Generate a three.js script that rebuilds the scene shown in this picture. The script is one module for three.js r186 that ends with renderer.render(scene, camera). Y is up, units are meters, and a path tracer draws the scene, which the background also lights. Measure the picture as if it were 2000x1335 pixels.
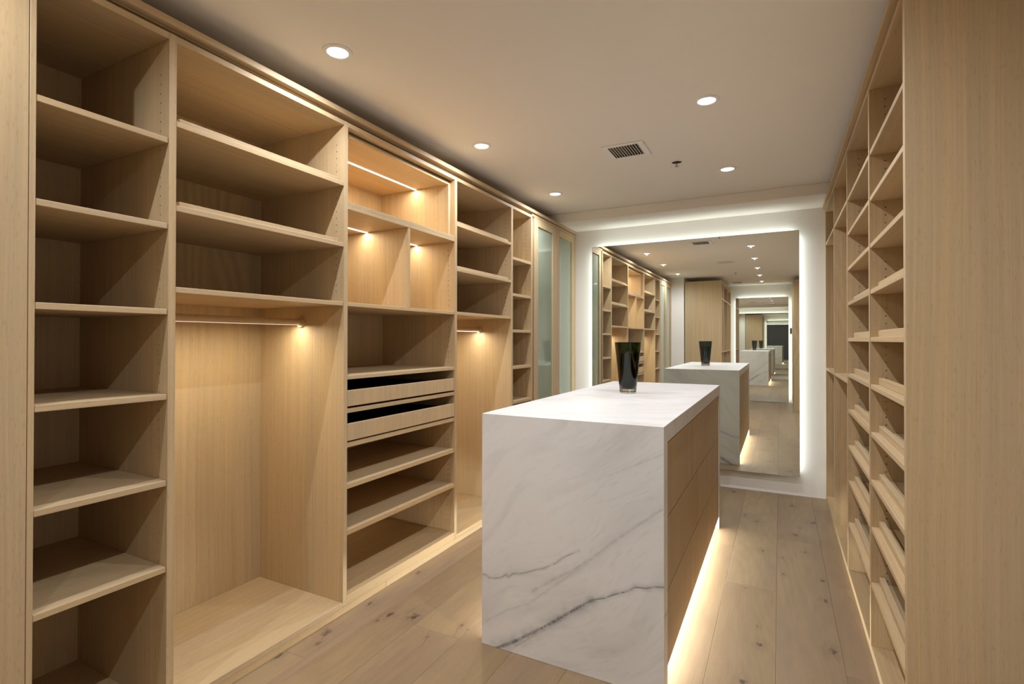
import * as THREE from 'three';
import { mergeGeometries } from 'three/addons/utils/BufferGeometryUtils.js';
import { RectAreaLightUniformsLib } from 'three/addons/lights/RectAreaLightUniformsLib.js';

/* ------------------------------------------------------------------ camera, exposure, light levels */
const scene = new THREE.Scene();
scene.background = new THREE.Color(0x000000);
const EYE = 1.3;
const camera = new THREE.PerspectiveCamera(2 * Math.atan(667.5 / 1010.465) * 180 / Math.PI, 2000 / 1335, 0.05, 60);
camera.position.set(0, EYE, 0);
camera.rotation.order = 'YXZ';
camera.rotation.set(0.398 * Math.PI / 180, 27.36 * Math.PI / 180, 0.054 * Math.PI / 180);
camera.setViewOffset(2000, 1335, 0, 11.05, 2000, 1335);
scene.add(camera);
const renderer = new THREE.WebGLRenderer({ antialias: true });
renderer.toneMapping = THREE.LinearToneMapping;
renderer.toneMappingExposure = 1.0;
renderer.shadowMap.enabled = true;
renderer.shadowMap.type = THREE.PCFSoftShadowMap;
RectAreaLightUniformsLib.init();
const LEVEL = { downlight: 2.65, rod: 120, shelfStrip: 100, mirror: 8.5, toe: 135 };
const TINT = { downlight: 0xf4f9ff, warm: 0xfff1d4, mirror: 0xf4fff8, toe: 0xf6fbf4 };

/* ------------------------------------------------------------------ the room's measures (metres) */
const LX = -1.838;          // front plane of the left cabinets
const LB = -2.43;           // face of their backs
const RX = 0.333;           // front plane of the right cabinets
const RB = 0.893;           // face of their backs
const ZF = -4.952;          // far wall
const ZN = 2.45;            // near wall, behind the camera
const CEIL = 2.476, SOFFIT = 2.392, SOFZ = -4.495;

/* ------------------------------------------------------------------ random and noise */
function rng(a) { return () => { a |= 0; a = a + 0x6D2B79F5 | 0; let t = Math.imul(a ^ a >>> 15, 1 | a); t = t + Math.imul(t ^ t >>> 7, 61 | t) ^ t; return ((t ^ t >>> 14) >>> 0) / 4294967296; }; }
const rnd = rng(71);
const TAB = new Float32Array(4096); { const r = rng(5); for (let i = 0; i < 4096; i++) TAB[i] = r(); }
function hash(i, j, s) { return TAB[(Math.imul(i, 374761) + Math.imul(j, 668265) + Math.imul(s, 97531) ^ Math.imul(i ^ (j << 5), 1274126)) >>> 3 & 4095]; }
function vn(x, y, px, py, s) {     // value noise that repeats after px, py cells
  let i = Math.floor(x), j = Math.floor(y); let fx = x - i, fy = y - j;
  fx = fx * fx * (3 - 2 * fx); fy = fy * fy * (3 - 2 * fy);
  i = ((i % px) + px) % px; j = ((j % py) + py) % py;
  const i1 = (i + 1) % px, j1 = (j + 1) % py;
  const a = hash(i, j, s), b = hash(i1, j, s), c = hash(i, j1, s), d = hash(i1, j1, s);
  return a + (b - a) * fx + (c - a) * fy + (a - b - c + d) * fx * fy;
}
function dataMap(w, h, fill, srgb = true) {
  const data = new Uint8Array(w * h * 4), c = [0, 0, 0];
  for (let j = 0; j < h; j++) for (let i = 0; i < w; i++) {
    fill(i / w, j / h, c); const k = (j * w + i) * 4;
    for (let n = 0; n < 3; n++) data[k + n] = Math.max(0, Math.min(255, c[n] * 255));
    data[k + 3] = 255;
  }
  const t = new THREE.DataTexture(data, w, h, THREE.RGBAFormat);
  t.wrapS = t.wrapT = THREE.RepeatWrapping; t.magFilter = THREE.LinearFilter; t.minFilter = THREE.LinearMipmapLinearFilter;
  t.generateMipmaps = true; if (srgb) t.colorSpace = THREE.SRGBColorSpace; t.needsUpdate = true;
  return t;
}

/* ------------------------------------------------------------------ materials */
function veneer(seed, base, figure) {     // oak veneer, 1.2 m across the grain, 2.4 m along it
  const t = dataMap(1024, 1024, (X, Y, c) => {
    const warp = (vn(X * 3, Y * 2, 3, 2, seed) - 0.5) * 0.02 + (vn(X * 7, Y * 5, 7, 5, seed + 1) - 0.5) * 0.005;
    const g = X + warp;
    const leaf = vn(Math.floor(X * 8) + 0.5, 0.5, 8, 1, seed + 9);
    const broad = vn(g * 10, Y * 1, 10, 1, seed + 2), mid = vn(g * 62, Y * 3, 62, 3, seed + 3), fine = vn(g * 330, Y * 6, 330, 6, seed + 4);
    const pore = Math.max(0, vn(g * 512, Y * 130, 512, 130, seed + 5) - 0.7) / 0.3;
    const cath = Math.sin(6.2832 * (g * 20 + 7 * vn(X * 3, Y * 2, 3, 2, seed + 6) + 1.2 * vn(X * 9, Y * 7, 9, 7, seed + 8))) * Math.max(0, vn(X * 3, Y * 2, 3, 2, seed + 7) - 0.38) * figure;
    const m = 1 + 0.05 * (leaf - 0.5) + 0.045 * (broad - 0.5) + 0.04 * (mid - 0.5) + 0.06 * (fine - 0.5) - 0.055 * pore + 0.07 * cath;
    const w = 0.03 * (broad + mid - 1);
    c[0] = base[0] * m * (1 + w * 0.4); c[1] = base[1] * m; c[2] = base[2] * m * (1 - w - 0.06 * pore);
  });
  t.repeat.set(1 / 1.2, 1 / 2.4);
  return new THREE.MeshPhysicalMaterial({ map: t, roughness: 0.52, specularIntensity: 0.55 });
}
const OAK = [0.765, 0.664, 0.52];
const WOOD = [veneer(11, OAK, 0.35), veneer(37, OAK, 1.5), veneer(53, OAK.map((v, i) => v * [0.985, 0.975, 0.96][i]), 0.45)];
const oak = () => WOOD[rnd() < 0.6 ? 0 : 2];
const paint = (c, rough = 0.85) => new THREE.MeshPhysicalMaterial({ color: c, roughness: rough, specularIntensity: 0.4 });
const WALL = paint(0xf2ede7), CEILING = paint(0xf0eae2), WHITE = paint(0xf0eeea, 0.5), DUCT = paint(0x5a544c, 0.8), FELT = paint(0x0b0a0a, 0.95);
const STEEL = new THREE.MeshPhysicalMaterial({ color: 0x9a948c, metalness: 1, roughness: 0.35 });
const DARK = paint(0x2a2622, 0.5);
const MIRROR = new THREE.MeshPhysicalMaterial({ color: new THREE.Color(0.915, 0.935, 0.89), metalness: 0.978, roughness: 0.0 });
const MIRROREDGE = paint(0x3c4a40, 0.3);
const PANE = new THREE.MeshPhysicalMaterial({ color: new THREE.Color(0.31, 0.36, 0.27), roughness: 0.05, ior: 1.9, specularIntensity: 1 });
const glow = (c, k) => new THREE.MeshStandardMaterial({ color: 0x222222, emissive: c, emissiveIntensity: k, roughness: 0.6 });
const GLOW = { down: glow(0xf4f0ff, 4), warm: glow(0xfff4ea, 2.6), mirror: glow(0xf2fff8, 3), toe: glow(0xfff4d8, 3) };

// marble: pale, with grey streaks and veins that run up to the right
function marbleAt(x, y, s) {
  const a = x * 0.82 + y * 0.57, b = -x * 0.57 + y * 0.82;           // along and across the veining
  const w = (vn(a * 3, b * 3, 64, 64, s) - 0.5) * 0.16 + (vn(a * 9, b * 9, 256, 256, s + 1) - 0.5) * 0.05;
  const cloud = vn(a * 2.2, (b + w) * 5, 64, 64, s + 2), streak = vn(a * 5, (b + w) * 26, 256, 512, s + 3), fine = vn(a * 22, (b + w * 0.6) * 120, 512, 2048, s + 4);
  const grain = vn(x * 300, y * 300, 4096, 4096, s + 5);
  return 1 - 0.06 * Math.max(0, cloud - 0.35) - 0.10 * Math.max(0, streak - 0.55) - 0.07 * Math.max(0, fine - 0.6) * (0.4 + cloud) + 0.012 * (grain - 0.5);
}
function veinDark(x, y, veins, s) {
  let d = 0;
  for (const v of veins) for (let k = 0; k + 1 < v.p.length; k++) {
    const [ax, ay] = v.p[k], [bx, by] = v.p[k + 1], ux = bx - ax, uy = by - ay;
    const t = Math.max(0, Math.min(1, ((x - ax) * ux + (y - ay) * uy) / (ux * ux + uy * uy)));
    const ex = x - ax - ux * t, ey = y - ay - uy * t, e = Math.hypot(ex, ey);
    if (e > 0.06) continue;
    const n = vn(x * 40, y * 40, 256, 256, s), n2 = vn(x * 150, y * 150, 1024, 1024, s + 1);
    const off = e + (n - 0.5) * 0.006 + (n2 - 0.5) * 0.003;
    const core = Math.max(0, 1 - Math.abs(off) / (v.w * (0.4 + n))) * v.d * (0.15 + 0.85 * n2 * n2 + 0.3 * n);
    const halo = Math.max(0, 1 - e / (v.w * 6)) ** 2 * v.d * 0.34 * (0.3 + n);
    d = Math.max(d, core + halo);
  }
  return Math.min(0.75, d);
}
function marble(w, h, sx, sy, seed, veins) {
  const t = dataMap(w, h, (X, Y, c) => {
    const x = X * sx, y = Y * sy, m = marbleAt(x + seed, y + seed * 0.37, seed), v = veinDark(x, y, veins, seed + 20);
    const k = m * (1 - v);
    c[0] = 0.905 * k + 0.02 * v; c[1] = 0.893 * k + 0.03 * v; c[2] = 0.885 * k + 0.05 * v;
  });
  t.repeat.set(1 / sx, 1 / sy);
  return new THREE.MeshPhysicalMaterial({ map: t, roughness: 0.38, specularIntensity: 0.7 });
}
const FRONTVEINS = [
  { p: [[0.0, 0.294], [0.02, 0.297], [0.035, 0.287], [0.06, 0.289], [0.095, 0.301], [0.118, 0.318], [0.128, 0.309], [0.15, 0.328], [0.183, 0.335], [0.21, 0.345], [0.249, 0.363], [0.29, 0.379], [0.314, 0.394], [0.345, 0.412], [0.37, 0.436], [0.397, 0.453], [0.44, 0.478]], w: 0.0022, d: 0.45 },
  { p: [[0.05, -0.02], [0.08, 0.003], [0.149, 0.043], [0.205, 0.083], [0.271, 0.129], [0.335, 0.175], [0.387, 0.217], [0.438, 0.257], [0.497, 0.299]], w: 0.0105, d: 0.5 },
  { p: [[0.16, 0.03], [0.25, 0.10], [0.34, 0.165], [0.42, 0.232], [0.51, 0.296]], w: 0.006, d: 0.22 },
  { p: [[0.497, 0.299], [0.545, 0.318], [0.574, 0.336], [0.63, 0.362], [0.66, 0.384], [0.70, 0.388], [0.73, 0.400], [0.77, 0.407]], w: 0.004, d: 0.55 },
  { p: [[0.24, 0.275], [0.345, 0.352], [0.418, 0.4], [0.487, 0.452], [0.555, 0.516], [0.648, 0.596], [0.755, 0.685]], w: 0.009, d: 0.13 },
  { p: [[0.02, 0.10], [0.12, 0.17], [0.22, 0.22], [0.36, 0.34], [0.5, 0.46]], w: 0.009, d: 0.09 },
  { p: [[0.55, 0.78], [0.65, 0.83], [0.77, 0.89]], w: 0.006, d: 0.08 },
];
const MARBLEFRONT = marble(896, 1152, 0.77, 0.99, 3, FRONTVEINS);
const MARBLETOP = marble(768, 1536, 1.0, 2.0, 8, [
  { p: [[0.02, 1.3], [0.25, 1.18], [0.42, 1.16], [0.55, 1.10], [0.78, 1.08]], w: 0.006, d: 0.16 },
  { p: [[0.0, 0.95], [0.2, 0.86], [0.4, 0.82], [0.6, 0.70]], w: 0.008, d: 0.10 }]);

/* floor boards */
function plankMap(seed, knots, tone) {
  const B = [0.61 * tone[0], 0.52 * tone[1], 0.408 * tone[2]];
  return dataMap(256, 1024, (X, Y, c) => {          // one board, 0.2445 m by 2.2 m
    let x = X * 0.2445, y = Y * 2.2, dark = 0, px = 0;
    for (const k of knots) {
      const kr = k[2] * 1.25, ww = (vn(x * 70, y * 50, 1024, 1024, seed + 12) - 0.5) * 1.1, dx = (x - k[0]) / kr + ww, dy = (y - k[1]) / (kr * 1.6) + ww * 0.6, r = Math.hypot(dx, dy);
      if (r > 9) continue;
      px += Math.sign(dx) * Math.exp(-r * 0.5) * k[2] * 0.9;
      const n = vn(x * 160, y * 90, 1024, 1024, seed + 3);
      dark = Math.max(dark, Math.min(0.8, Math.max(0, 1.15 - r * (0.6 + 0.9 * n))) * k[3] * 0.85);
      dark = Math.max(dark, 0.22 * k[3] * Math.max(0, 1 - r / 4) * vn(x * 90, y * 30, 512, 512, seed + 4));
      if (k[4]) { const t = (y - k[1]) / k[4]; if (t > 0 && t < 1) { const e = Math.abs(x - k[0] - k[5] * t - 0.008 * (vn(y * 30, 0.5, 512, 1, seed + 6) - 0.5)); dark = Math.max(dark, Math.max(0, 1 - e / 0.0022) * 0.5 * (1 - t * 0.5)); } }
    }
    const g = x - px, wv = (vn(x * 7, y * 1.1, 64, 64, seed) - 0.5) * 0.05 + (vn(x * 30, y * 5, 64, 64, seed + 1) - 0.5) * 0.006;
    const ring = Math.sin(6.2832 * ((g + wv) * 26 + 7 * vn(x * 6, y * 0.9, 64, 64, seed + 2) + 0.8 * vn(x * 24, y * 5, 64, 64, seed + 5)));
    const patch = vn(x * 9, y * 1.6, 64, 64, seed + 7), fine = vn((g + wv) * 700, y * 12, 1024, 1024, seed + 8), pore = Math.max(0, vn((g + wv) * 900, y * 42, 2048, 1024, seed + 9) - 0.74) / 0.26;
    const m = (1 + 0.012 * ring * (0.2 + patch) + 0.06 * (patch - 0.5) + 0.05 * (vn(x * 40, y * 9, 256, 256, seed + 11) - 0.5) + 0.05 * (fine - 0.5) - 0.07 * pore) * (1 - 0.72 * Math.min(1, dark));
    c[0] = B[0] * m; c[1] = B[1] * m * (1 - 0.03 * dark + 0.01 * (patch - 0.5)); c[2] = B[2] * m * (1 + 0.10 * Math.min(1, dark) + 0.05 * (0.5 - patch));
  });
}

/* ------------------------------------------------------------------ geometry helpers */
// a box with 45-degree arrises; grain is the axis (0, 1, 2) that the wood's grain follows; uv are metres
function box(x0, x1, y0, y1, z0, z1, grain = 1, ch = 0.0012, turn = null) {
  const lo = [x0, y0, z0], hi = [x1, y1, z1]; ch = Math.min(ch, (x1 - x0) * 0.3, (y1 - y0) * 0.3, (z1 - z0) * 0.3);
  const P = [], N = [], U = [], ou = turn ? turn[0] : rnd() * 7, ov = turn ? turn[1] : rnd() * 9;
  const uvOf = (p, ax) => {
    let a = (ax + 1) % 3, b = (ax + 2) % 3;
    if (grain === a) [a, b] = [b, a];
    if (grain !== a && grain !== b) return [p[a] * 1 + ou, p[b] * 0.3 + ov];
    return [p[a] + ou + p[ax] * 0.7, p[b] + ov];
  };
  const quad = (q, n, ax) => {
    const [a, b, c, d] = q, e1 = b.map((v, i) => v - a[i]), e2 = c.map((v, i) => v - a[i]);
    const cr = [e1[1] * e2[2] - e1[2] * e2[1], e1[2] * e2[0] - e1[0] * e2[2], e1[0] * e2[1] - e1[1] * e2[0]];
    const flip = cr[0] * n[0] + cr[1] * n[1] + cr[2] * n[2] < 0, L = Math.hypot(...n), nn = n.map((v) => v / L);
    const list = d ? (flip ? [a, c, b, a, d, c] : [a, b, c, a, c, d]) : (flip ? [a, c, b] : [a, b, c]);
    for (const v of list) { P.push(...v); N.push(...nn); U.push(...uvOf(v, ax)); }
  };
  const at = (ax, s, a, sa, b, sb, ia, ib) => { const v = [0, 0, 0]; v[ax] = s > 0 ? hi[ax] : lo[ax]; v[a] = sa > 0 ? hi[a] - ia : lo[a] + ia; v[b] = sb > 0 ? hi[b] - ib : lo[b] + ib; return v; };
  for (let ax = 0; ax < 3; ax++) for (const s of [-1, 1]) {
    const a = (ax + 1) % 3, b = (ax + 2) % 3, n = [0, 0, 0]; n[ax] = s;
    quad([at(ax, s, a, -1, b, -1, ch, ch), at(ax, s, a, 1, b, -1, ch, ch), at(ax, s, a, 1, b, 1, ch, ch), at(ax, s, a, -1, b, 1, ch, ch)], n, ax);
  }
  if (ch > 0) {
    for (let ax = 0; ax < 3; ax++) { const a = (ax + 1) % 3, b = (ax + 2) % 3; for (const sa of [-1, 1]) for (const sb of [-1, 1]) {
      const n = [0, 0, 0]; n[a] = sa; n[b] = sb;
      quad([at(a, sa, b, sb, ax, -1, ch, ch), at(a, sa, b, sb, ax, 1, ch, ch), at(b, sb, a, sa, ax, 1, ch, ch), at(b, sb, a, sa, ax, -1, ch, ch)], n, a);
    } }
    for (const sx of [-1, 1]) for (const sy of [-1, 1]) for (const sz of [-1, 1])
      quad([at(0, sx, 1, sy, 2, sz, ch, ch), at(1, sy, 2, sz, 0, sx, ch, ch), at(2, sz, 0, sx, 1, sy, ch, ch)], [sx, sy, sz], 0);
  }
  const g = new THREE.BufferGeometry();
  g.setAttribute('position', new THREE.Float32BufferAttribute(P, 3));
  g.setAttribute('normal', new THREE.Float32BufferAttribute(N, 3));
  g.setAttribute('uv', new THREE.Float32BufferAttribute(U, 2));
  return g;
}
const merge = (list) => mergeGeometries(list.map((g) => { const k = g.index ? g.toNonIndexed() : g; for (const n of Object.keys(k.attributes)) if (!['position', 'normal', 'uv'].includes(n)) k.deleteAttribute(n); return k; }));
// an upright panel across z (between two bays) with drilled pin holes; holes are {x, y0, y1} columns
function drilled(x0, x1, y0, y1, z0, z1, columns) {
  const s = new THREE.Shape([new THREE.Vector2(x0, y0), new THREE.Vector2(x1, y0), new THREE.Vector2(x1, y1), new THREE.Vector2(x0, y1)]);
  for (const c of columns) for (let y = c.y0; y <= c.y1; y += 0.032) { const h = new THREE.Path(); h.absarc(c.x, y, 0.0031, 0, Math.PI * 2, true); s.holes.push(h); }
  const g = new THREE.ExtrudeGeometry(s, { depth: z1 - z0, bevelEnabled: false, curveSegments: 4 });
  g.translate(0, 0, z0);
  const p = g.attributes.position, uv = g.attributes.uv, n = g.attributes.normal, ou = rnd() * 7, ov = rnd() * 9;
  for (let i = 0; i < p.count; i++) uv.setXY(i, (Math.abs(n.getZ(i)) > 0.5 ? p.getX(i) : p.getZ(i)) + ou, p.getY(i) + ov);
  return g;
}
function tubeAlongZ(cx, cy, r, z0, z1, seg = 20) {
  const g = new THREE.CylinderGeometry(r, r, z1 - z0, seg); g.rotateX(Math.PI / 2); g.translate(cx, cy, (z0 + z1) / 2);
  const p = g.attributes.position, uv = g.attributes.uv; for (let i = 0; i < p.count; i++) uv.setXY(i, Math.atan2(p.getY(i) - cy, p.getX(i) - cx) * r, p.getZ(i));
  return g.toNonIndexed();
}

/* ------------------------------------------------------------------ naming */
const used = new Map();
function numbered(name) { const n = used.get(name) || 0; used.set(name, n + 1); return n ? name + '_' + String(n).padStart(3, '0') : name; }
function thing(name, label, category, base, group) {
  const o = new THREE.Group(); o.name = numbered(name); o.position.set(...base); o.userData = { label, category }; if (group) o.userData.group = group;
  scene.add(o); return o;
}
function structure(name, label, base) { const o = new THREE.Group(); o.name = name; o.userData = { kind: 'structure' }; if (label) o.userData.label = label; if (base) o.position.set(...base); scene.add(o); return o; }
function part(parent, name, geometry, material, label) {       // geometry is in room coordinates
  let top = parent; const off = new THREE.Vector3(); while (top && top !== scene) { off.add(top.position); top = top.parent; }
  geometry.translate(-off.x, -off.y, -off.z);
  const m = new THREE.Mesh(geometry, material); m.name = name; m.castShadow = m.receiveShadow = true; if (label) m.userData.label = label;
  parent.add(m); return m;
}
function shell(name, geometry, material) { const m = new THREE.Mesh(geometry, material); m.name = name; m.userData = { kind: 'structure' }; m.castShadow = m.receiveShadow = true; scene.add(m); return m; }
function areaLight(parent, color, level, w, h, [x, y, z], rot) {
  const l = new THREE.RectAreaLight(color, level, w, h), off = new THREE.Vector3(); let top = parent; while (top && top !== scene) { off.add(top.position); top = top.parent; }
  l.name = 'strip_light'; l.position.set(x - off.x, y - off.y, z - off.z); l.rotation.set(...rot); parent.add(l); return l;
}
const DOWN = [-Math.PI / 2, 0, 0], UP = [Math.PI / 2, 0, 0], EAST = [0, -Math.PI / 2, 0], WEST = [0, Math.PI / 2, 0];

/* ------------------------------------------------------------------ room shell */
const T = 0.12;
shell('wall_far', box(-2.6, 1.1, 0, 2.9, ZF - T, ZF, 1, 0), WALL);
shell('wall_near', box(-2.6, 1.1, 0, 2.9, ZN, ZN + T, 1, 0), WALL);
shell('wall_left', box(-2.46 - T, -2.46, 0, 2.9, ZF, ZN, 1, 0), WALL);
shell('wall_right', box(0.92, 0.92 + T, 0, 2.9, ZF, ZN, 1, 0), WALL);
shell('wall_return', box(-2.46, -1.605, 0, CEIL, 0.40, ZN, 1, 0.002), WALL);
{
  const s = new THREE.Shape([[-2.6, ZF - T], [1.1, ZF - T], [1.1, ZN + T], [-2.6, ZN + T]].map((v) => new THREE.Vector2(v[0], -v[1])));
  for (const [x, z] of [[-0.843, -3.172], [-0.77, 1.72]]) {
    const h = new THREE.Path(); h.moveTo(x - 0.095, -z - 0.1); h.lineTo(x - 0.095, -z + 0.1); h.lineTo(x + 0.095, -z + 0.1); h.lineTo(x + 0.095, -z - 0.1); h.closePath(); s.holes.push(h);
  }
  const g = new THREE.ExtrudeGeometry(s, { depth: 0.14, bevelEnabled: false }); g.rotateX(-Math.PI / 2); g.translate(0, CEIL, 0);
  shell('ceiling', g, CEILING);
  shell('trim_1', box(-2.46, 0.92, SOFFIT, CEIL, ZF, SOFZ, 0, 0.003), CEILING).userData.label = 'shallow plaster bulkhead above the lit mirror';
}
/* floor: oak boards 0.2445 m wide */
{
  const f = structure('floor', 'wide oak plank floor');
  part(f, 'underlay', box(-2.46, 0.92, -0.06, -0.016, ZF, ZN, 0, 0), DUCT);
  const KNOTS = [[-0.350, -4.829, 0.017, 0.8], [-0.236, -4.224, 0.014, 0.7, 0.32, 0.09], [-0.149, -4.110, 0.012, 0.6, 0.3, 0.01], [0.081, -4.631, 0.014, 0.7], [0.206, -4.267, 0.018, 0.8], [0.087, -3.951, 0.013, 0.8], [0.123, -4.115, 0.011, 0.45, 0.2, -0.03],
    [-0.096, -3.562, 0.009, 0.8], [0.011, -3.507, 0.008, 0.5, 0.12, 0.03], [0.139, -3.655, 0.008, 0.6], [0.017, -3.256, 0.008, 0.6], [0.204, -3.264, 0.009, 0.7], [0.201, -3.018, 0.010, 0.8], [0.195, -2.548, 0.014, 0.85, 0.08, 0.015], [-0.079, -2.461, 0.009, 0.8], [-0.092, -2.610, 0.007, 0.6],
    [-0.164, -2.981, 0.013, 0.35], [-0.127, -2.158, 0.01, 0.8], [0.298, -3.242, 0.006, 0.5], [-1.798, -1.953, 0.011, 0.8], [-1.640, -1.917, 0.013, 0.85], [-1.657, -1.853, 0.008, 0.6], [-1.530, -1.959, 0.018, 0.85], [-1.786, -1.672, 0.018, 0.6], [-1.758, -1.595, 0.012, 0.45], [-1.80, -2.339, 0.012, 0.6],
    [-1.293, -1.998, 0.006, 0.7, 0.1, 0.02], [-1.246, -1.980, 0.006, 0.6, 0.07, 0.01], [-1.373, -1.851, 0.005, 0.5, 0.12, 0.03], [-1.83, -1.456, 0.012, 0.7], [-0.72, -1.6, 0.007, 0.6]];
  const joint = { 0: -1.495, 1: -2.56, 2: -1.90, 3: -3.35, 4: -2.75, 5: -4.1, 6: -1.35, 7: -3.018, 8: -3.82, 9: -2.386, 10: -3.3 };
  const shared = [0, 1, 2, 3].map((k) => new THREE.MeshPhysicalMaterial({ map: plankMap(300 + k * 17, [[0.07 + 0.03 * k, 0.6 + 0.2 * k, 0.008, 0.5]], [[1, 1, 1], [0.97, 0.96, 0.95], [1.03, 1.02, 1.0], [0.99, 0.985, 0.99]][k]), roughness: 0.45, specularIntensity: 0.6 }));
  let id = 0;
  for (let c = -2; c <= 10; c++) {
    const x0 = Math.max(-2.46, -1.9735 + 0.2445 * c), x1 = Math.min(0.92, -1.9735 + 0.2445 * (c + 1)); if (x1 - x0 < 0.02) continue;
    let j = joint[c] ?? -2.2 + 0.7 * ((c * 7) % 3); while (j > ZF) j -= 2.2;
    for (; j < ZN; j += 2.2) {
      const z0 = Math.max(ZF, j), z1 = Math.min(ZN, j + 2.2); if (z1 - z0 < 0.03) continue;
      const wx0 = -1.9735 + 0.2445 * c;
      const mine = KNOTS.filter((k) => k[0] > wx0 - 0.02 && k[0] < wx0 + 0.2645 && k[1] > j && k[1] < j + 2.2).map((k) => [k[0] - wx0, k[1] - j, ...k.slice(2)]);
      const tone = [[1, 1, 1], [0.975, 0.965, 0.955], [1.02, 1.015, 1.0], [0.99, 0.98, 0.985]][(c * 3 + id + 6) % 4];
      const m = mine.length ? new THREE.MeshPhysicalMaterial({ map: plankMap(500 + id * 13, mine, tone), roughness: 0.45, specularIntensity: 0.6 }) : shared[(c + 5 + id) % 4];
      const e = 0.0003, g = box(x0 + e, x1 - e, -0.016, 0, z0 + e, z1 - e, 2, 0.0008, [0, 0]);
      const p = g.attributes.position, uv = g.attributes.uv; for (let i = 0; i < p.count; i++) uv.setXY(i, (p.getX(i) - wx0) / 0.2445, (p.getZ(i) - j) / 2.2);
      part(f, numbered('plank'), g, m); id++;
    }
  }
}

/* ------------------------------------------------------------------ cabinets, left run */
const G = { d0: [-0.667, -0.6525], d1: [-1.0435, -1.0195], d2: [-1.838, -1.814], d3: [-2.784, -2.758], d4: [-3.566, -3.539], d5: [-3.925, -3.901] };
const TOP = 2.343;
const holesL = (y0, y1, backToo) => [{ x: LX - 0.05, y0, y1 }, ...(backToo ? [{ x: LX - 0.54, y0, y1 }] : [])];
function carcass(o, [z0, z1], floorTop, gables, floorBottom, figured) {     // back, bottom, top, and the uprights this unit owns
  part(o, 'back_panel', box(LB - 0.012, LB, 0.03, TOP, z0, z1, 1, 0), figured ? WOOD[1] : oak());
  part(o, 'bottom_panel', box(LB, LX, floorBottom ?? floorTop - 0.022, floorTop, z0, z1, 2), oak());
  part(o, 'top_panel', box(LB, LX, TOP - 0.022, TOP, z0, z1, 2), oak());
  for (const [k, cols] of gables) { const g = G[k]; part(o, 'side_panel', cols ? drilled(LB - 0.012, LX, 0.036, TOP, g[0], g[1], cols) : box(LB - 0.012, LX, 0.036, TOP, g[0], g[1], 1), oak()); }
}
function shelf(o, z0, z1, top, th = 0.0195, front = LX - 0.002, back = LB, fence) {
  const s = part(o, 'shelf', box(back, front, top - th, top, z0 + 0.0012, z1 - 0.0012, 2), oak());
  if (fence) part(s, 'fence_rail', box(front - 0.034, front - 0.016, top + 0.0004, top + fence, z0 + 0.02, z1 - 0.02, 2), oak());
  return s;
}
function ledStrip(o, x, y, z0, z1, w = 0.014, level = LEVEL.shelfStrip, name = 'led_strip') {
  const s = part(o, name, box(x - w / 2, x + w / 2, y - 0.004, y - 0.0004, z0, z1, 2, 0.0005), GLOW.warm, 'glowing white light strip');
  areaLight(o, TINT.warm, level, w, z1 - z0 - 0.01, [x, y - 0.006, (z0 + z1) / 2], DOWN);
  return s;
}
function rod(o, z0, z1, y, proud) {
  const x = -2.123, r = part(o, 'hanging_rod', tubeAlongZ(x, y, 0.0155, z0, z1), oak());
  for (const z of [z0, z1]) part(r, 'rod_socket', tubeAlongZ(x, y, 0.026, z === z0 ? z0 : z1 - 0.014, z === z0 ? z0 + 0.014 : z1, 24), oak());
  const hw = proud ? 0.006 : 0.003; part(r, 'led_strip', box(x - hw, x + hw, y - (proud ? 0.0178 : 0.0156), y - 0.0138, z0 + 0.02, z1 - 0.02, 2, 0.0005), GLOW.warm, 'glowing white light strip');
  areaLight(o, TINT.warm, LEVEL.rod, 0.013, z1 - z0 - 0.05, [x, y - (proud ? 0.0188 : 0.0168), (z0 + z1) / 2], DOWN);
}
const FB = 0.056;
// narrow shelf tower nearest the camera
{
  const z = [G.d1[1], G.d0[0]], o = thing('shelf_cabinet', 'narrow oak shelf tower with six shelves, closest to the camera at the left', 'cabinet', [LX, 0, -0.84]);
  carcass(o, z, FB, [['d0', null], ['d1', holesL(0.16, 2.24)]]);
  for (const y of [1.985, 1.694, 1.404, 1.116, 0.825, 0.535]) shelf(o, ...z, y, 0.019);
}
// wide hanging bay
function hangingBay(o, z, proud) {
  shelf(o, ...z, 2.051, 0.0195, LX - 0.001, LB, 0.019); shelf(o, ...z, 1.761, 0.0195, LX - 0.001, LB, 0.019); shelf(o, ...z, 1.481, 0.0195);
  rod(o, z[0], z[1], proud ? 1.381 : 1.388, proud);
}
{
  const z = [G.d2[1], G.d1[0]], o = thing('wardrobe_cabinet', 'wide oak wardrobe bay with lit hanging rod, left of the pull-out trays', 'cabinet', [LX, 0, -1.43]);
  carcass(o, z, FB, [['d2', holesL(1.53, 2.24)]], FB - 0.022, true); hangingBay(o, z);
}
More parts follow.
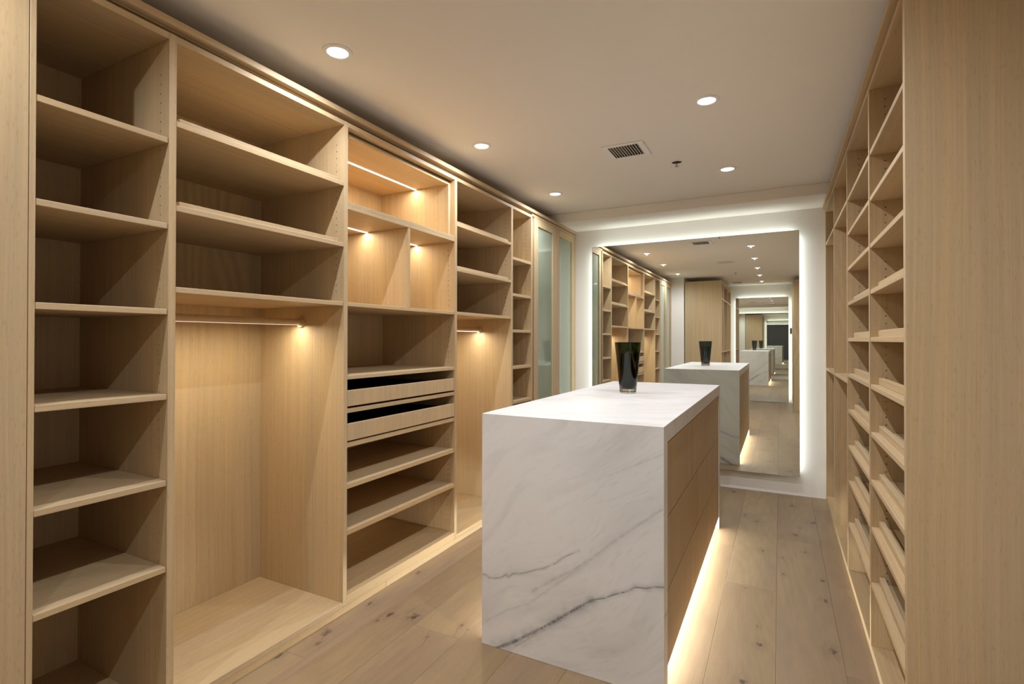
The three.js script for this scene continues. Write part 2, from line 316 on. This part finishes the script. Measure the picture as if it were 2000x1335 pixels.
// centre bay: lit display box, two lit compartments, open niche, two trays, shoe shelves
{
  const z = [G.d3[1], G.d2[0]], o = thing('display_cabinet', 'widest oak cabinet bay with lit upper compartments above two pull-out trays', 'cabinet', [LX, 0, -2.3]);
  carcass(o, z, 0.079, [['d3', [...holesL(0.15, 0.74), ...holesL(1.16, 1.43, true), ...holesL(1.52, 1.9)]]], 0.0342);
  const s = LX - 0.036, l = part(o, 'light_box', merge([box(LB, s, 2.290, 2.310, ...z, 2), box(LB, s, 1.9635, 2.290, z[0], z[0] + 0.02, 1), box(LB, s, 1.9635, 2.290, z[1] - 0.02, z[1], 1)]), oak());
  part(l, 'led_strip', box(-2.140, -2.126, 2.2862, 2.2896, z[0] + 0.021, z[1] - 0.021, 2, 0.0005), GLOW.warm, 'glowing white light strip');
  areaLight(o, TINT.warm, LEVEL.shelfStrip, 0.014, z[1] - z[0] - 0.06, [-2.133, 2.284, (z[0] + z[1]) / 2], DOWN);
  shelf(o, ...z, 1.9630, 0.0178, LX - 0.001); shelf(o, ...z, 1.9446, 0.0185, LX);
  shelf(o, ...z, 1.4805, 0.0190);
  const mid = [-2.312, -2.292];
  part(o, 'divider', box(LB, LX - 0.001, 1.4808, 1.9258, ...mid, 1), oak());
  ledStrip(o, -2.140, 1.9260, z[0] + 0.001, mid[0] - 0.001); ledStrip(o, -2.140, 1.9260, mid[1] + 0.001, z[1] - 0.001);
  shelf(o, ...z, 1.1290, 0.0195);
  for (const [b, t] of [[0.980, 1.0565], [0.8145, 0.8965]]) {
    const d = part(o, 'drawer', box(LX - 0.020, LX - 0.0005, b, t, z[0] + 0.003, z[1] - 0.003, 1), WOOD[0]);
    part(d, 'tray', merge([box(LB + 0.06, LX - 0.0205, b + 0.004, b + 0.014, z[0] + 0.012, z[1] - 0.012, 2), box(LB + 0.06, LX - 0.0205, b + 0.014, t - 0.02, z[0] + 0.012, z[0] + 0.024, 2), box(LB + 0.06, LX - 0.0205, b + 0.014, t - 0.02, z[1] - 0.024, z[1] - 0.012, 2), box(LB + 0.06, LB + 0.072, b + 0.014, t + 0.03, z[0] + 0.024, z[1] - 0.024, 2)]), FELT, 'black lined tray interior');
  }
  shelf(o, ...z, 0.9690, 0.0205); shelf(o, ...z, 0.8065, 0.0225);
  shelf(o, ...z, 0.6095, 0.0240); shelf(o, ...z, 0.3890, 0.0245);
}
{
  const z = [G.d4[1], G.d3[0]], o = thing('wardrobe_cabinet', 'oak wardrobe bay with lit hanging rod, right of the pull-out trays', 'cabinet', [LX, 0, -3.16]);
  carcass(o, z, FB, [['d4', holesL(1.53, 2.24)]], FB - 0.022, true); hangingBay(o, z, true);
}
{
  const z = [G.d5[1], G.d4[0]], o = thing('shelf_cabinet', 'tall narrow oak open shelf tower beside the frosted glass doors at the far left', 'cabinet', [LX, 0, -3.73]);
  carcass(o, z, FB, [['d5', holesL(0.16, 2.24)]]);
  for (const y of [1.948, 1.664, 1.381, 1.094, 0.822, 0.538]) shelf(o, ...z, y, 0.022);
}
// glass door units at both ends
function glassCabinet(label, z0, z1, gap) {
  const o = thing('glass_cabinet', label, 'cabinet', [LX, 0, (z0 + z1) / 2]);
  part(o, 'back_panel', box(LB - 0.012, LB, 0.03, TOP, z0, z1, 1, 0), oak());
  part(o, 'bottom_panel', box(LB, LX - 0.024, FB - 0.022, FB, z0, z1, 2), oak());
  part(o, 'top_panel', box(LB, LX, TOP - 0.004, TOP + 0.016, z0, z1, 2), oak());
  for (const z of [z0, z1 - 0.022]) part(o, 'side_panel', box(LB, LX - 0.0225, FB, TOP - 0.0045, z, z + 0.022, 1), oak());
  const a = z0 + gap[0], b = z1 - gap[1], w = (b - a) / 2;
  for (let k = 0; k < 2; k++) {
    const p = a + k * w + 0.0025, q = a + (k + 1) * w - 0.0025, y0 = 0.038, y1 = TOP - 0.006, st = 0.077, x0 = LX - 0.021, x1 = LX + 0.0005;
    const d = part(o, 'door', merge([box(x0, x1, y0, y1, p, p + st, 1), box(x0, x1, y0, y1, q - st, q, 1), box(x0, x1, y1 - 0.066, y1, p + st, q - st, 2), box(x0, x1, y0, y0 + 0.09, p + st, q - st, 2)]), oak());
    part(d, 'glass_pane', box(x0 + 0.004, x0 + 0.010, y0 + 0.086, y1 - 0.062, p + st - 0.004, q - st + 0.004, 1, 0), PANE, 'pale green back-coated glass');
  }
}
glassCabinet('oak cabinet with two pale green glass doors next to the lit mirror wall', ZF + 0.002, G.d5[0] - 0.0005, [0.022, 0.035]);
glassCabinet('glass door cabinet, only one oak stile in view at the left picture edge', G.d0[1] + 0.0005, 0.398, [-0.0012, 0.004]);
// plinth and cornice that run along the left cabinets
{
  const z0 = ZF + 0.001, z1 = 0.3985;
  const p = thing('plinth', 'long pale oak plinth strip under the left cabinets', 'plinth', [LX, 0, -2.3]);
  const seg = [z0, -3.5, -2.12, -0.9, z1];
  for (let k = 0; k < 4; k++) part(p, 'plinth_board', box(LX - 0.022, LX - 0.001, 0.0006, 0.0335, seg[k] + 0.0006, seg[k + 1] - 0.0006, 2), oak());
  const c = thing('cornice', 'stepped pale oak cornice strip along the top of the left cabinets', 'cornice', [LX, TOP, -2.3]);
  part(c, 'groove_strip', box(LB, LX - 0.016, TOP + 0.017, 2.3655, z0, z1, 2), oak());
  part(c, 'cornice_board', merge([box(LB, LX + 0.014, 2.366, 2.3912, z0, z1, 2)]), WOOD[0]);
}

/* ------------------------------------------------------------------ cabinets, right run */
const R = { end: [-1.935, -1.908], d1: [-2.622, -2.596], d2: [-3.418, -3.392], d3: [-4.206, -4.180], d4: [-4.925, -4.905] };
const RTOP = 2.366;
const holesR = [{ x: RX + 0.055, y0: 0.12, y1: 2.30 }, { x: RX + 0.5, y0: 0.12, y1: 2.30 }];
function carcassR(o, z, sides, x0 = RX, x1 = RB) {
  part(o, 'back_panel', box(x1, x1 + 0.012, 0.03, RTOP, z[0], z[1], 1, 0), oak());
  part(o, 'bottom_panel', box(x0, x1, 0.016, 0.037, z[0], z[1], 2), oak());
  part(o, 'top_panel', box(x0, x1, RTOP - 0.022, RTOP, z[0], z[1], 2), oak());
  for (const [n, g, cols] of sides) part(o, n, cols ? drilled(x0, x1 + 0.012, 0.016, RTOP, g[0], g[1], cols) : box(x0, x1 + 0.012, 0.016, RTOP, g[0], g[1], 1), n === 'end_panel' ? WOOD[0] : oak());
}
const SHOE = [2.088, 1.896, 1.701, 1.510, 1.313, 1.1175, 0.9205, 0.7235, 0.5285, 0.300];
function shoeBay(o, z) {
  SHOE.forEach((y, i) => {
    const s = part(o, 'shelf', box(RX + 0.002, RB, y - 0.0195, y, z[0] + 0.0012, z[1] - 0.0012, 2), oak());
    if (i > 2) part(s, 'shoe_rail', box(RX + 0.028, RX + 0.048, y + 0.0004, y + 0.028, z[0] + 0.008, z[1] - 0.008, 2), oak());
  });
}
{
  const z = [R.d1[1], R.end[0]], o = thing('shoe_cabinet', 'nearest oak shoe shelf bay on the right, with the broad plain end panel', 'cabinet', [RX, 0, -2.25]);
  carcassR(o, z, [['end_panel', R.end, null], ['side_panel', R.d1, holesR]]); shoeBay(o, z);
  // a broad scribe board hides the end panel's outer edge
}
{
  const z = [R.d2[1], R.d1[0]], o = thing('shoe_cabinet', 'second oak shoe shelf bay on the right, behind the nearest one', 'cabinet', [RX, 0, -3.0]);
  carcassR(o, z, [['side_panel', R.d2, holesR]]); shoeBay(o, z);
}
function doubleBay(o, z, x0 = RX, x1 = RB, t = 2.090) {
  for (const y of [t, 1.077]) part(o, 'shelf', box(Math.min(x0 + 0.002, x1), Math.max(x0 - 0.002, x1), y - 0.0195, y, z[0] + 0.0012, z[1] - 0.0012, 2), oak());
}
{
  const z = [R.d3[1], R.d2[0]], o = thing('wardrobe_cabinet', 'third oak bay on the right with only two shelves, beyond the shoe shelves', 'cabinet', [RX, 0, -3.8]);
  carcassR(o, z, [['side_panel', R.d3, null]]); doubleBay(o, z);
}
{
  const z = [R.d4[1], R.d3[0]], o = thing('wardrobe_cabinet', 'farthest oak bay on the right, touching the mirror wall', 'cabinet', [RX, 0, -4.55]);
  carcassR(o, z, [['side_panel', R.d4, null]]); doubleBay(o, z);
  part(o, 'filler_strip', box(RX + 0.012, RX + 0.03, 0.016, RTOP, ZF + 0.001, R.d4[0] - 0.0005, 1), oak());
}
{
  const z0 = ZF + 0.001, z1 = R.end[1];
  const p = thing('plinth', 'thin pale oak plinth strip under the right cabinets', 'plinth', [RX, 0, -3.4]);
  part(p, 'plinth_board', box(RX + 0.001, RX + 0.02, 0.0006, 0.0155, z0, z1, 2), oak());
  const c = thing('cornice', 'stepped oak cornice strip along the top of the right cabinets', 'cornice', [RX, RTOP, -3.4]);
  part(c, 'cornice_board', merge([box(RX + 0.012, RB, RTOP + 0.0005, 2.376, z0, z1, 2), box(RX - 0.021, RB, 2.3765, 2.3908, z0, z1, 2)]), oak());
}
/* ------------------------------------------------------------------ cabinets behind the camera (seen in the mirror) */
{
  const X = -0.945, XB = -1.592, za = 0.43, zs = [0.43, 0.452, 0.86, 0.882, 1.66, 1.682, ZN - 0.022, ZN - 0.0005];
  const labels = ['oak wardrobe bay with broad plain end panel facing the mirror, seen in the mirror', 'middle oak wardrobe bay behind the camera, seen in the mirror', 'last oak wardrobe bay behind the camera, beside the second mirror'];
  for (let k = 0; k < 3; k++) {
    const z = [zs[2 * k + 1], zs[2 * k + 2]], o = thing('wardrobe_cabinet', labels[k], 'cabinet', [X, 0, (z[0] + z[1]) / 2]);
    part(o, 'back_panel', box(XB, XB + 0.012, 0.03, 2.40, z[0], z[1], 1, 0), oak());
    part(o, 'bottom_panel', box(XB, X, 0.0006, 0.04, z[0], z[1], 2), oak());
    part(o, 'top_panel', box(XB, X, 2.340, 2.362, z[0], z[1], 2), oak());
    part(o, 'cornice_board', box(XB, X + 0.01, 2.3625, 2.40, z[0], z[1], 2), oak());
    if (k === 0) part(o, 'end_panel', box(XB, X, 0.0006, 2.40, zs[0], zs[1], 1), WOOD[1]);
    part(o, 'side_panel', box(XB, X, 0.0006, 2.40, zs[2 * k + 2], zs[2 * k + 3], 1), oak());
    for (const y of [2.076, 1.088]) part(o, 'shelf', box(XB + 0.0125, X - 0.002, y - 0.0195, y, z[0] + 0.001, z[1] - 0.001, 2), oak());
  }
}
{
  const o = thing('tall_cabinet', 'tall plain oak cabinet behind the camera, seen at the right edge of the mirror', 'cabinet', [0.225, 0, 1.7]);
  part(o, 'end_panel', box(0.228, 0.919, 0.0006, 2.40, 0.93, 0.952, 1), WOOD[1]);
  for (let k = 0; k < 2; k++) { const a = 0.9525 + k * 0.749; part(o, 'door', box(0.228, 0.249, 0.06, 2.397, a + 0.002, a + 0.747, 1), oak()); }
  part(o, 'carcass', box(0.250, 0.919, 0.0006, 2.40, 0.9525, ZN - 0.0005, 1), oak());
}

/* ------------------------------------------------------------------ island */
{
  const x0 = -1.138, x1 = -0.3735, zf = -1.920, zb = -3.900, h = 0.985, t = 0.066;
  const o = thing('island', 'pale grey veined marble island with oak drawers and a glowing toe space', 'island', [(x0 + x1) / 2, 0, (zf + zb) / 2]);
  const front = box(x0, x1, 0.0006, h - 0.0004, zf - t, zf, 1, 0.0008, [0, 0]);
  const placeUV = (g, f) => { const p = g.attributes.position, uv = g.attributes.uv, n = g.attributes.normal; for (let i = 0; i < p.count; i++) uv.setXY(i, ...f(p.getX(i), p.getY(i), p.getZ(i), n.getX(i), n.getY(i), n.getZ(i))); return g; };
  placeUV(front, (x, y, z, nx) => Math.abs(nx) > 0.8 ? [x1 - x0 + (zf - z), y] : [x - x0, y]);
  part(o, 'waterfall_end', front, MARBLEFRONT);
  const back = box(x0, x1, 0.0006, h - 0.0004, zb, zb + t, 1, 0.0008, [0, 0]);
  placeUV(back, (x, y, z, nx) => [Math.abs(nx) > 0.8 ? x1 + z - zb : x1 - x, y]);
  part(o, 'waterfall_end', back, MARBLEFRONT);
  const top = box(x0, x1, h - t, h, zb + t + 0.0003, zf - t - 0.0003, 2, 0.0008, [0, 0]);
  placeUV(top, (x, y, z, nx) => Math.abs(nx) > 0.8 ? [x1 - x0 + h - y, zf - z] : [x - x0, zf - z]);
  part(o, 'worktop', top, MARBLETOP);
  // the worktop's two mitred end pieces over the waterfall ends
  const a = zf - t - 0.0006, b = zb + t + 0.0006, ins = 0.004;
  part(o, 'carcass', box(x0 + 0.03, x1 - 0.03, 0.072, h - t - 0.0006, b, a, 2), WOOD[1]);
  part(o, 'toe_board', merge([box(x0 + 0.10, x0 + 0.118, 0.0006, 0.0715, b, a, 2), box(x1 - 0.118, x1 - 0.10, 0.0006, 0.0715, b, a, 2)]), WOOD[1]);
  const rows = [[0.6325, 0.911], [0.3575, 0.6285], [0.074, 0.3535]];
  for (const s of [1, -1]) {
    const xf = s > 0 ? x1 - ins : x0 + ins;
    for (const [y0, y1] of rows) for (let k = 0; k < 3; k++) {
      const w = (a - b - 0.006) / 3, p = b + 0.003 + k * w + 0.0018, q = p + w - 0.0036;
      part(o, 'drawer_front', box(Math.min(xf, xf - s * 0.022), Math.max(xf, xf - s * 0.022), y0, y1, p, q, 1), WOOD[k % 2]);
    }
    const lx = s > 0 ? x1 - 0.0995 : x0 + 0.0995;
    part(o, 'led_strip', box(Math.min(lx, lx + s * 0.004), Math.max(lx, lx + s * 0.004), 0.046, 0.062, b + 0.01, a - 0.01, 2, 0.0005), GLOW.toe, 'glowing warm white light strip');
    areaLight(o, TINT.toe, LEVEL.toe, a - b - 0.04, 0.016, [lx + s * 0.006, 0.054, (a + b) / 2], s > 0 ? EAST : WEST);
  }
}
/* vase: smoked glass body, dark fill, clear thick base */
{
  const h = 0.985, o = thing('vase', 'tapering black glass vase with a thick clear base on the marble island', 'vase', [-0.806, h, -3.065]);
  const lathe = (pts, seg = 64) => new THREE.LatheGeometry(pts.map((p) => new THREE.Vector2(p[0], p[1])), seg);
  const put = (g) => g.translate(-0.806, h, -3.065);
  const rad = (y) => 0.0475 + (0.0775 - 0.0475) * (y / 0.302);
  const smoke = new THREE.MeshPhysicalMaterial({ color: 0xffffff, roughness: 0.02, transmission: 1, thickness: 0.01, ior: 1.5, attenuationColor: new THREE.Color(0.26, 0.36, 0.10), attenuationDistance: 0.0025 });
  const clear = new THREE.MeshPhysicalMaterial({ color: 0xffffff, roughness: 0.0, transmission: 1, thickness: 0.02, ior: 1.5 });
  const body = [[0.0005, 0.0275]]; for (let y = 0.0275; y <= 0.3001; y += 0.0272) body.push([rad(y), y]);
  body.push([rad(0.302) - 0.0018, 0.3021]); for (let y = 0.300; y >= 0.2299; y -= 0.014) body.push([rad(y) - 0.004, y]); 
  for (let y = 0.2; y > 0.035; y -= 0.027) body.push([rad(y) - 0.004, y]); body.push([rad(0.033) - 0.004, 0.033], [0.0005, 0.033]);
  part(o, 'glass_body', put(lathe(body)), smoke, 'dark olive smoked glass');
  const fill = [[0.0005, 0.0335], [rad(0.0335) - 0.0046, 0.0335]]; for (let y = 0.06; y < 0.236; y += 0.029) fill.push([rad(y) - 0.0046, y]); fill.push([rad(0.238) - 0.0046, 0.238], [0.0005, 0.238]);
  part(o, 'dark_fill', put(lathe(fill)), new THREE.MeshPhysicalMaterial({ color: new THREE.Color(0.004, 0.007, 0.012), roughness: 0.08, clearcoat: 1, clearcoatRoughness: 0.02 }), 'glossy black filling');
  part(o, 'base', put(lathe([[0.0005, 0.0006], [0.041, 0.0006], [0.0462, 0.0026], [rad(0.006), 0.006], [rad(0.0268), 0.0268], [0.0005, 0.0268]])), clear, 'thick clear glass base');
}

/* ------------------------------------------------------------------ mirrors with light behind the edge */
function mirror(label, x0, x1, y0, y1, zw, s, bottom, turn = 0) {        // zw: wall, s: side that it faces
  const o = thing('wall_mirror', label, 'mirror', [(x0 + x1) / 2, y0, zw]), zf = zw + s * 0.068, zb = zf - s * 0.006, zm = (zw + zb) / 2;
  const zz = (a, b) => [Math.min(a, b), Math.max(a, b)];
  part(o, 'mirror_glass', box(x0, x1, y0, y1, ...zz(zf, zf - s * 0.003), 1, 0), MIRROR);
  part(o, 'backing', box(x0 + 0.0008, x1 - 0.0008, y0 + 0.0008, y1 - 0.0008, ...zz(zf - s * 0.0032, zb), 1, 0), MIRROREDGE);
  const i = 0.022, j = 0.03;
  part(o, 'frame', merge([box(x0 + j, x1 - j, y0 + j, y0 + j + 0.03, ...zz(zw + s * 0.0006, zb - s * 0.0004), 0), box(x0 + j, x1 - j, y1 - j - 0.03, y1 - j, ...zz(zw + s * 0.0006, zb - s * 0.0004), 0), box(x0 + j, x0 + j + 0.03, y0 + j + 0.03, y1 - j - 0.03, ...zz(zw + s * 0.0006, zb - s * 0.0004), 1), box(x1 - j - 0.03, x1 - j, y0 + j + 0.03, y1 - j - 0.03, ...zz(zw + s * 0.0006, zb - s * 0.0004), 1)]), DARK);
  const d = 0.014, za = zm - d / 2, zc = zm + d / 2, L = [];
  L.push([box(x0 + j, x1 - j, y1 - j + 0.0004, y1 - i, za, zc, 0, 0), [(x0 + x1) / 2, y1 - i + 0.002, zm], UP, x1 - x0 - 0.07, 0.03]);
  if (bottom) L.push([box(x0 + j, x1 - j, y0 + i, y0 + j - 0.0004, za, zc, 0, 0), [(x0 + x1) / 2, y0 + i - 0.002, zm], DOWN, x1 - x0 - 0.07, 0.03]);
  L.push([box(x0 + i, x0 + j - 0.0004, y0 + j, y1 - j, za, zc, 1, 0), [x0 + i - 0.002, (y0 + y1) / 2, zm], WEST, 0.03, y1 - y0 - 0.07]);
  L.push([box(x1 - j + 0.0004, x1 - i, y0 + j, y1 - j, za, zc, 1, 0), [x1 - i + 0.002, (y0 + y1) / 2, zm], EAST, 0.03, y1 - y0 - 0.07]);
  o.rotation.y = turn * Math.PI / 180;
  for (const [g, at, rot, w, hh] of L) { part(o, 'led_strip', g, GLOW.mirror, 'cool white light strip behind the mirror edge'); areaLight(o, TINT.mirror, LEVEL.mirror, w, hh, at, rot); }
}
mirror('large frameless mirror with a white halo of light behind the island', -1.640, 0.1455, 0.171, 2.212, ZF, 1, false);
mirror('smaller lit mirror on the wall behind the camera, seen inside the large mirror', -0.845, 0.165, 0.006, 2.203, ZN, -1, false, 0.6);

/* ------------------------------------------------------------------ ceiling fittings */
function downlight(x, z, label, group) {
  const o = thing('downlight', label, 'downlight', [x, CEIL, z], group);
  const ring = new THREE.LatheGeometry([[0.0422, -0.0006], [0.0422, -0.004], [0.045, -0.0062], [0.054, -0.0055], [0.0605, -0.002], [0.061, -0.0006]].map((p) => new THREE.Vector2(...p)), 48);
  part(o, 'trim_ring', ring.translate(x, CEIL, z), WHITE);
  const lens = new THREE.LatheGeometry([[0.0002, -0.0040], [0.03, -0.0036], [0.0420, -0.0022], [0.0420, -0.0006]].map((p) => new THREE.Vector2(...p)), 48);
  part(o, 'lens', lens.translate(x, CEIL, z), GLOW.down, 'glowing white lens');
  const l = new THREE.SpotLight(TINT.downlight, LEVEL.downlight, 0, 1.48, 0.75, 2); l.name = 'lamp_light'; l.position.set(0, -0.0135, 0); l.target.position.set(0, -1.5, 0); o.add(l, l.target);
  l.castShadow = true; l.shadow.radius = 0.4; l.shadow.mapSize.set(1024, 1024); l.shadow.camera.near = 0.02; l.shadow.camera.far = 9;
}
const leftRow = ['round white downlight nearest the camera in the left ceiling row', 'middle round white downlight of the left ceiling row', 'small far round white downlight left, close to the bulkhead', 'round white downlight over the near left tower, seen only in the mirror'];
[-1.543, -2.693, -3.850, -0.28].forEach((z, i) => downlight(-1.602, z, leftRow[i]));
const rightRow = ['larger round white downlight right of the ceiling vent', 'round white downlight right of the sprinkler, close to the bulkhead', 'right row downlight third from the far wall, seen in the mirror', 'right row downlight fourth from the far wall, seen in the mirror', 'right row downlight fifth from the far wall, seen in the mirror', 'right row downlight last before the second mirror'];
[-2.686, -3.828, -1.60, -0.50, 0.55, 1.65].forEach((z, i) => downlight(-0.316, z, rightRow[i]));

function vent(x, z, label) {
  const o = thing('ceiling_vent', label, 'vent', [x, CEIL, z]);
  const y0 = CEIL - 0.006, y1 = CEIL - 0.0006, w = 0.127, ix = 0.092, iz = 0.097;
  part(o, 'frame', merge([box(x - w, x + w, y0, y1, z - w, z - iz, 0), box(x - w, x + w, y0, y1, z + iz, z + w, 0), box(x - w, x - ix, y0, y1, z - iz, z + iz, 2), box(x + ix, x + w, y0, y1, z - iz, z + iz, 2)]), WHITE);
  part(o, 'duct', merge([box(x - 0.095, x - 0.0935, CEIL, CEIL + 0.12, z - 0.1, z + 0.1, 1, 0), box(x + 0.0935, x + 0.095, CEIL, CEIL + 0.12, z - 0.1, z + 0.1, 1, 0), box(x - 0.0935, x + 0.0935, CEIL, CEIL + 0.12, z - 0.1, z - 0.0985, 1, 0), box(x - 0.0935, x + 0.0935, CEIL, CEIL + 0.12, z + 0.0985, z + 0.1, 1, 0), box(x - 0.0935, x + 0.0935, CEIL + 0.12, CEIL + 0.13, z - 0.1, z + 0.1, 1, 0)]), DUCT, 'dark duct behind the slats');
  for (let k = 0; k < 11; k++) {
    const sx = x - ix + 0.0085 + k * 0.0167, g = box(-0.0012, 0.0012, -0.011, 0.011, -iz, iz, 2, 0.0003); g.rotateZ(0.35); part(o, 'slat', g.translate(sx, CEIL + 0.005, z), WHITE);
  }
}
vent(-0.843, -3.172, 'square white slatted ceiling vent in front of the sprinkler');
vent(-0.77, 1.72, 'white slatted ceiling vent behind the camera, seen in the mirror');
function sprinkler(x, z, label) {
  const o = thing('sprinkler', label, 'sprinkler', [x, CEIL, z]), V = (a) => a.map((p) => new THREE.Vector2(...p));
  part(o, 'escutcheon', new THREE.LatheGeometry(V([[0.031, -0.002], [0.033, -0.006], [0.039, -0.004], [0.040, -0.0006]]), 40).translate(x, CEIL, z), WHITE);
  part(o, 'cup', new THREE.LatheGeometry(V([[0.0002, -0.0010], [0.030, -0.0012], [0.0308, -0.003]]), 32).translate(x, CEIL, z), DARK, 'dark recess');
  part(o, 'stem', new THREE.LatheGeometry(V([[0.0002, -0.0014], [0.008, -0.0014], [0.007, -0.012], [0.004, -0.014], [0.0035, -0.030], [0.0002, -0.030]]), 20).translate(x, CEIL, z), STEEL);
  part(o, 'deflector', new THREE.LatheGeometry(V([[0.0002, -0.0302], [0.013, -0.0302], [0.014, -0.0318], [0.0002, -0.0322]]), 24).translate(x, CEIL, z), STEEL);
}
sprinkler(-0.601, -3.525, 'small sprinkler head on the ceiling between the vent and the far right downlight');
sprinkler(-0.68, 0.03, 'small sprinkler head on the ceiling above the camera, seen in the mirror');
{
  const x = -0.73, z = -1.37, o = thing('ceiling_speaker', 'round flush white ceiling speaker, seen only in the mirror', 'speaker', [x, CEIL, z]), V = (a) => a.map((p) => new THREE.Vector2(...p));
  part(o, 'rim', new THREE.LatheGeometry(V([[0.128, -0.0006], [0.128, -0.005], [0.134, -0.007], [0.141, -0.004], [0.142, -0.0006]]), 56).translate(x, CEIL, z), WHITE);
  part(o, 'grille', new THREE.LatheGeometry(V([[0.0002, -0.005], [0.10, -0.0045], [0.1278, -0.003]]), 56).translate(x, CEIL, z), paint(0xd8d2ca, 0.7));
}
{
  const o = thing('light_switch', 'narrow dark switch plate on the wall beside the second mirror', 'switch', [0.205, 1.49, ZN]);
  part(o, 'plate', box(0.190, 0.222, 1.43, 1.55, ZN - 0.008, ZN - 0.0005, 1, 0.002), DARK);
  part(o, 'button', box(0.198, 0.214, 1.462, 1.518, ZN - 0.011, ZN - 0.0082, 1, 0.001), DARK);
}

renderer.render(scene, camera);
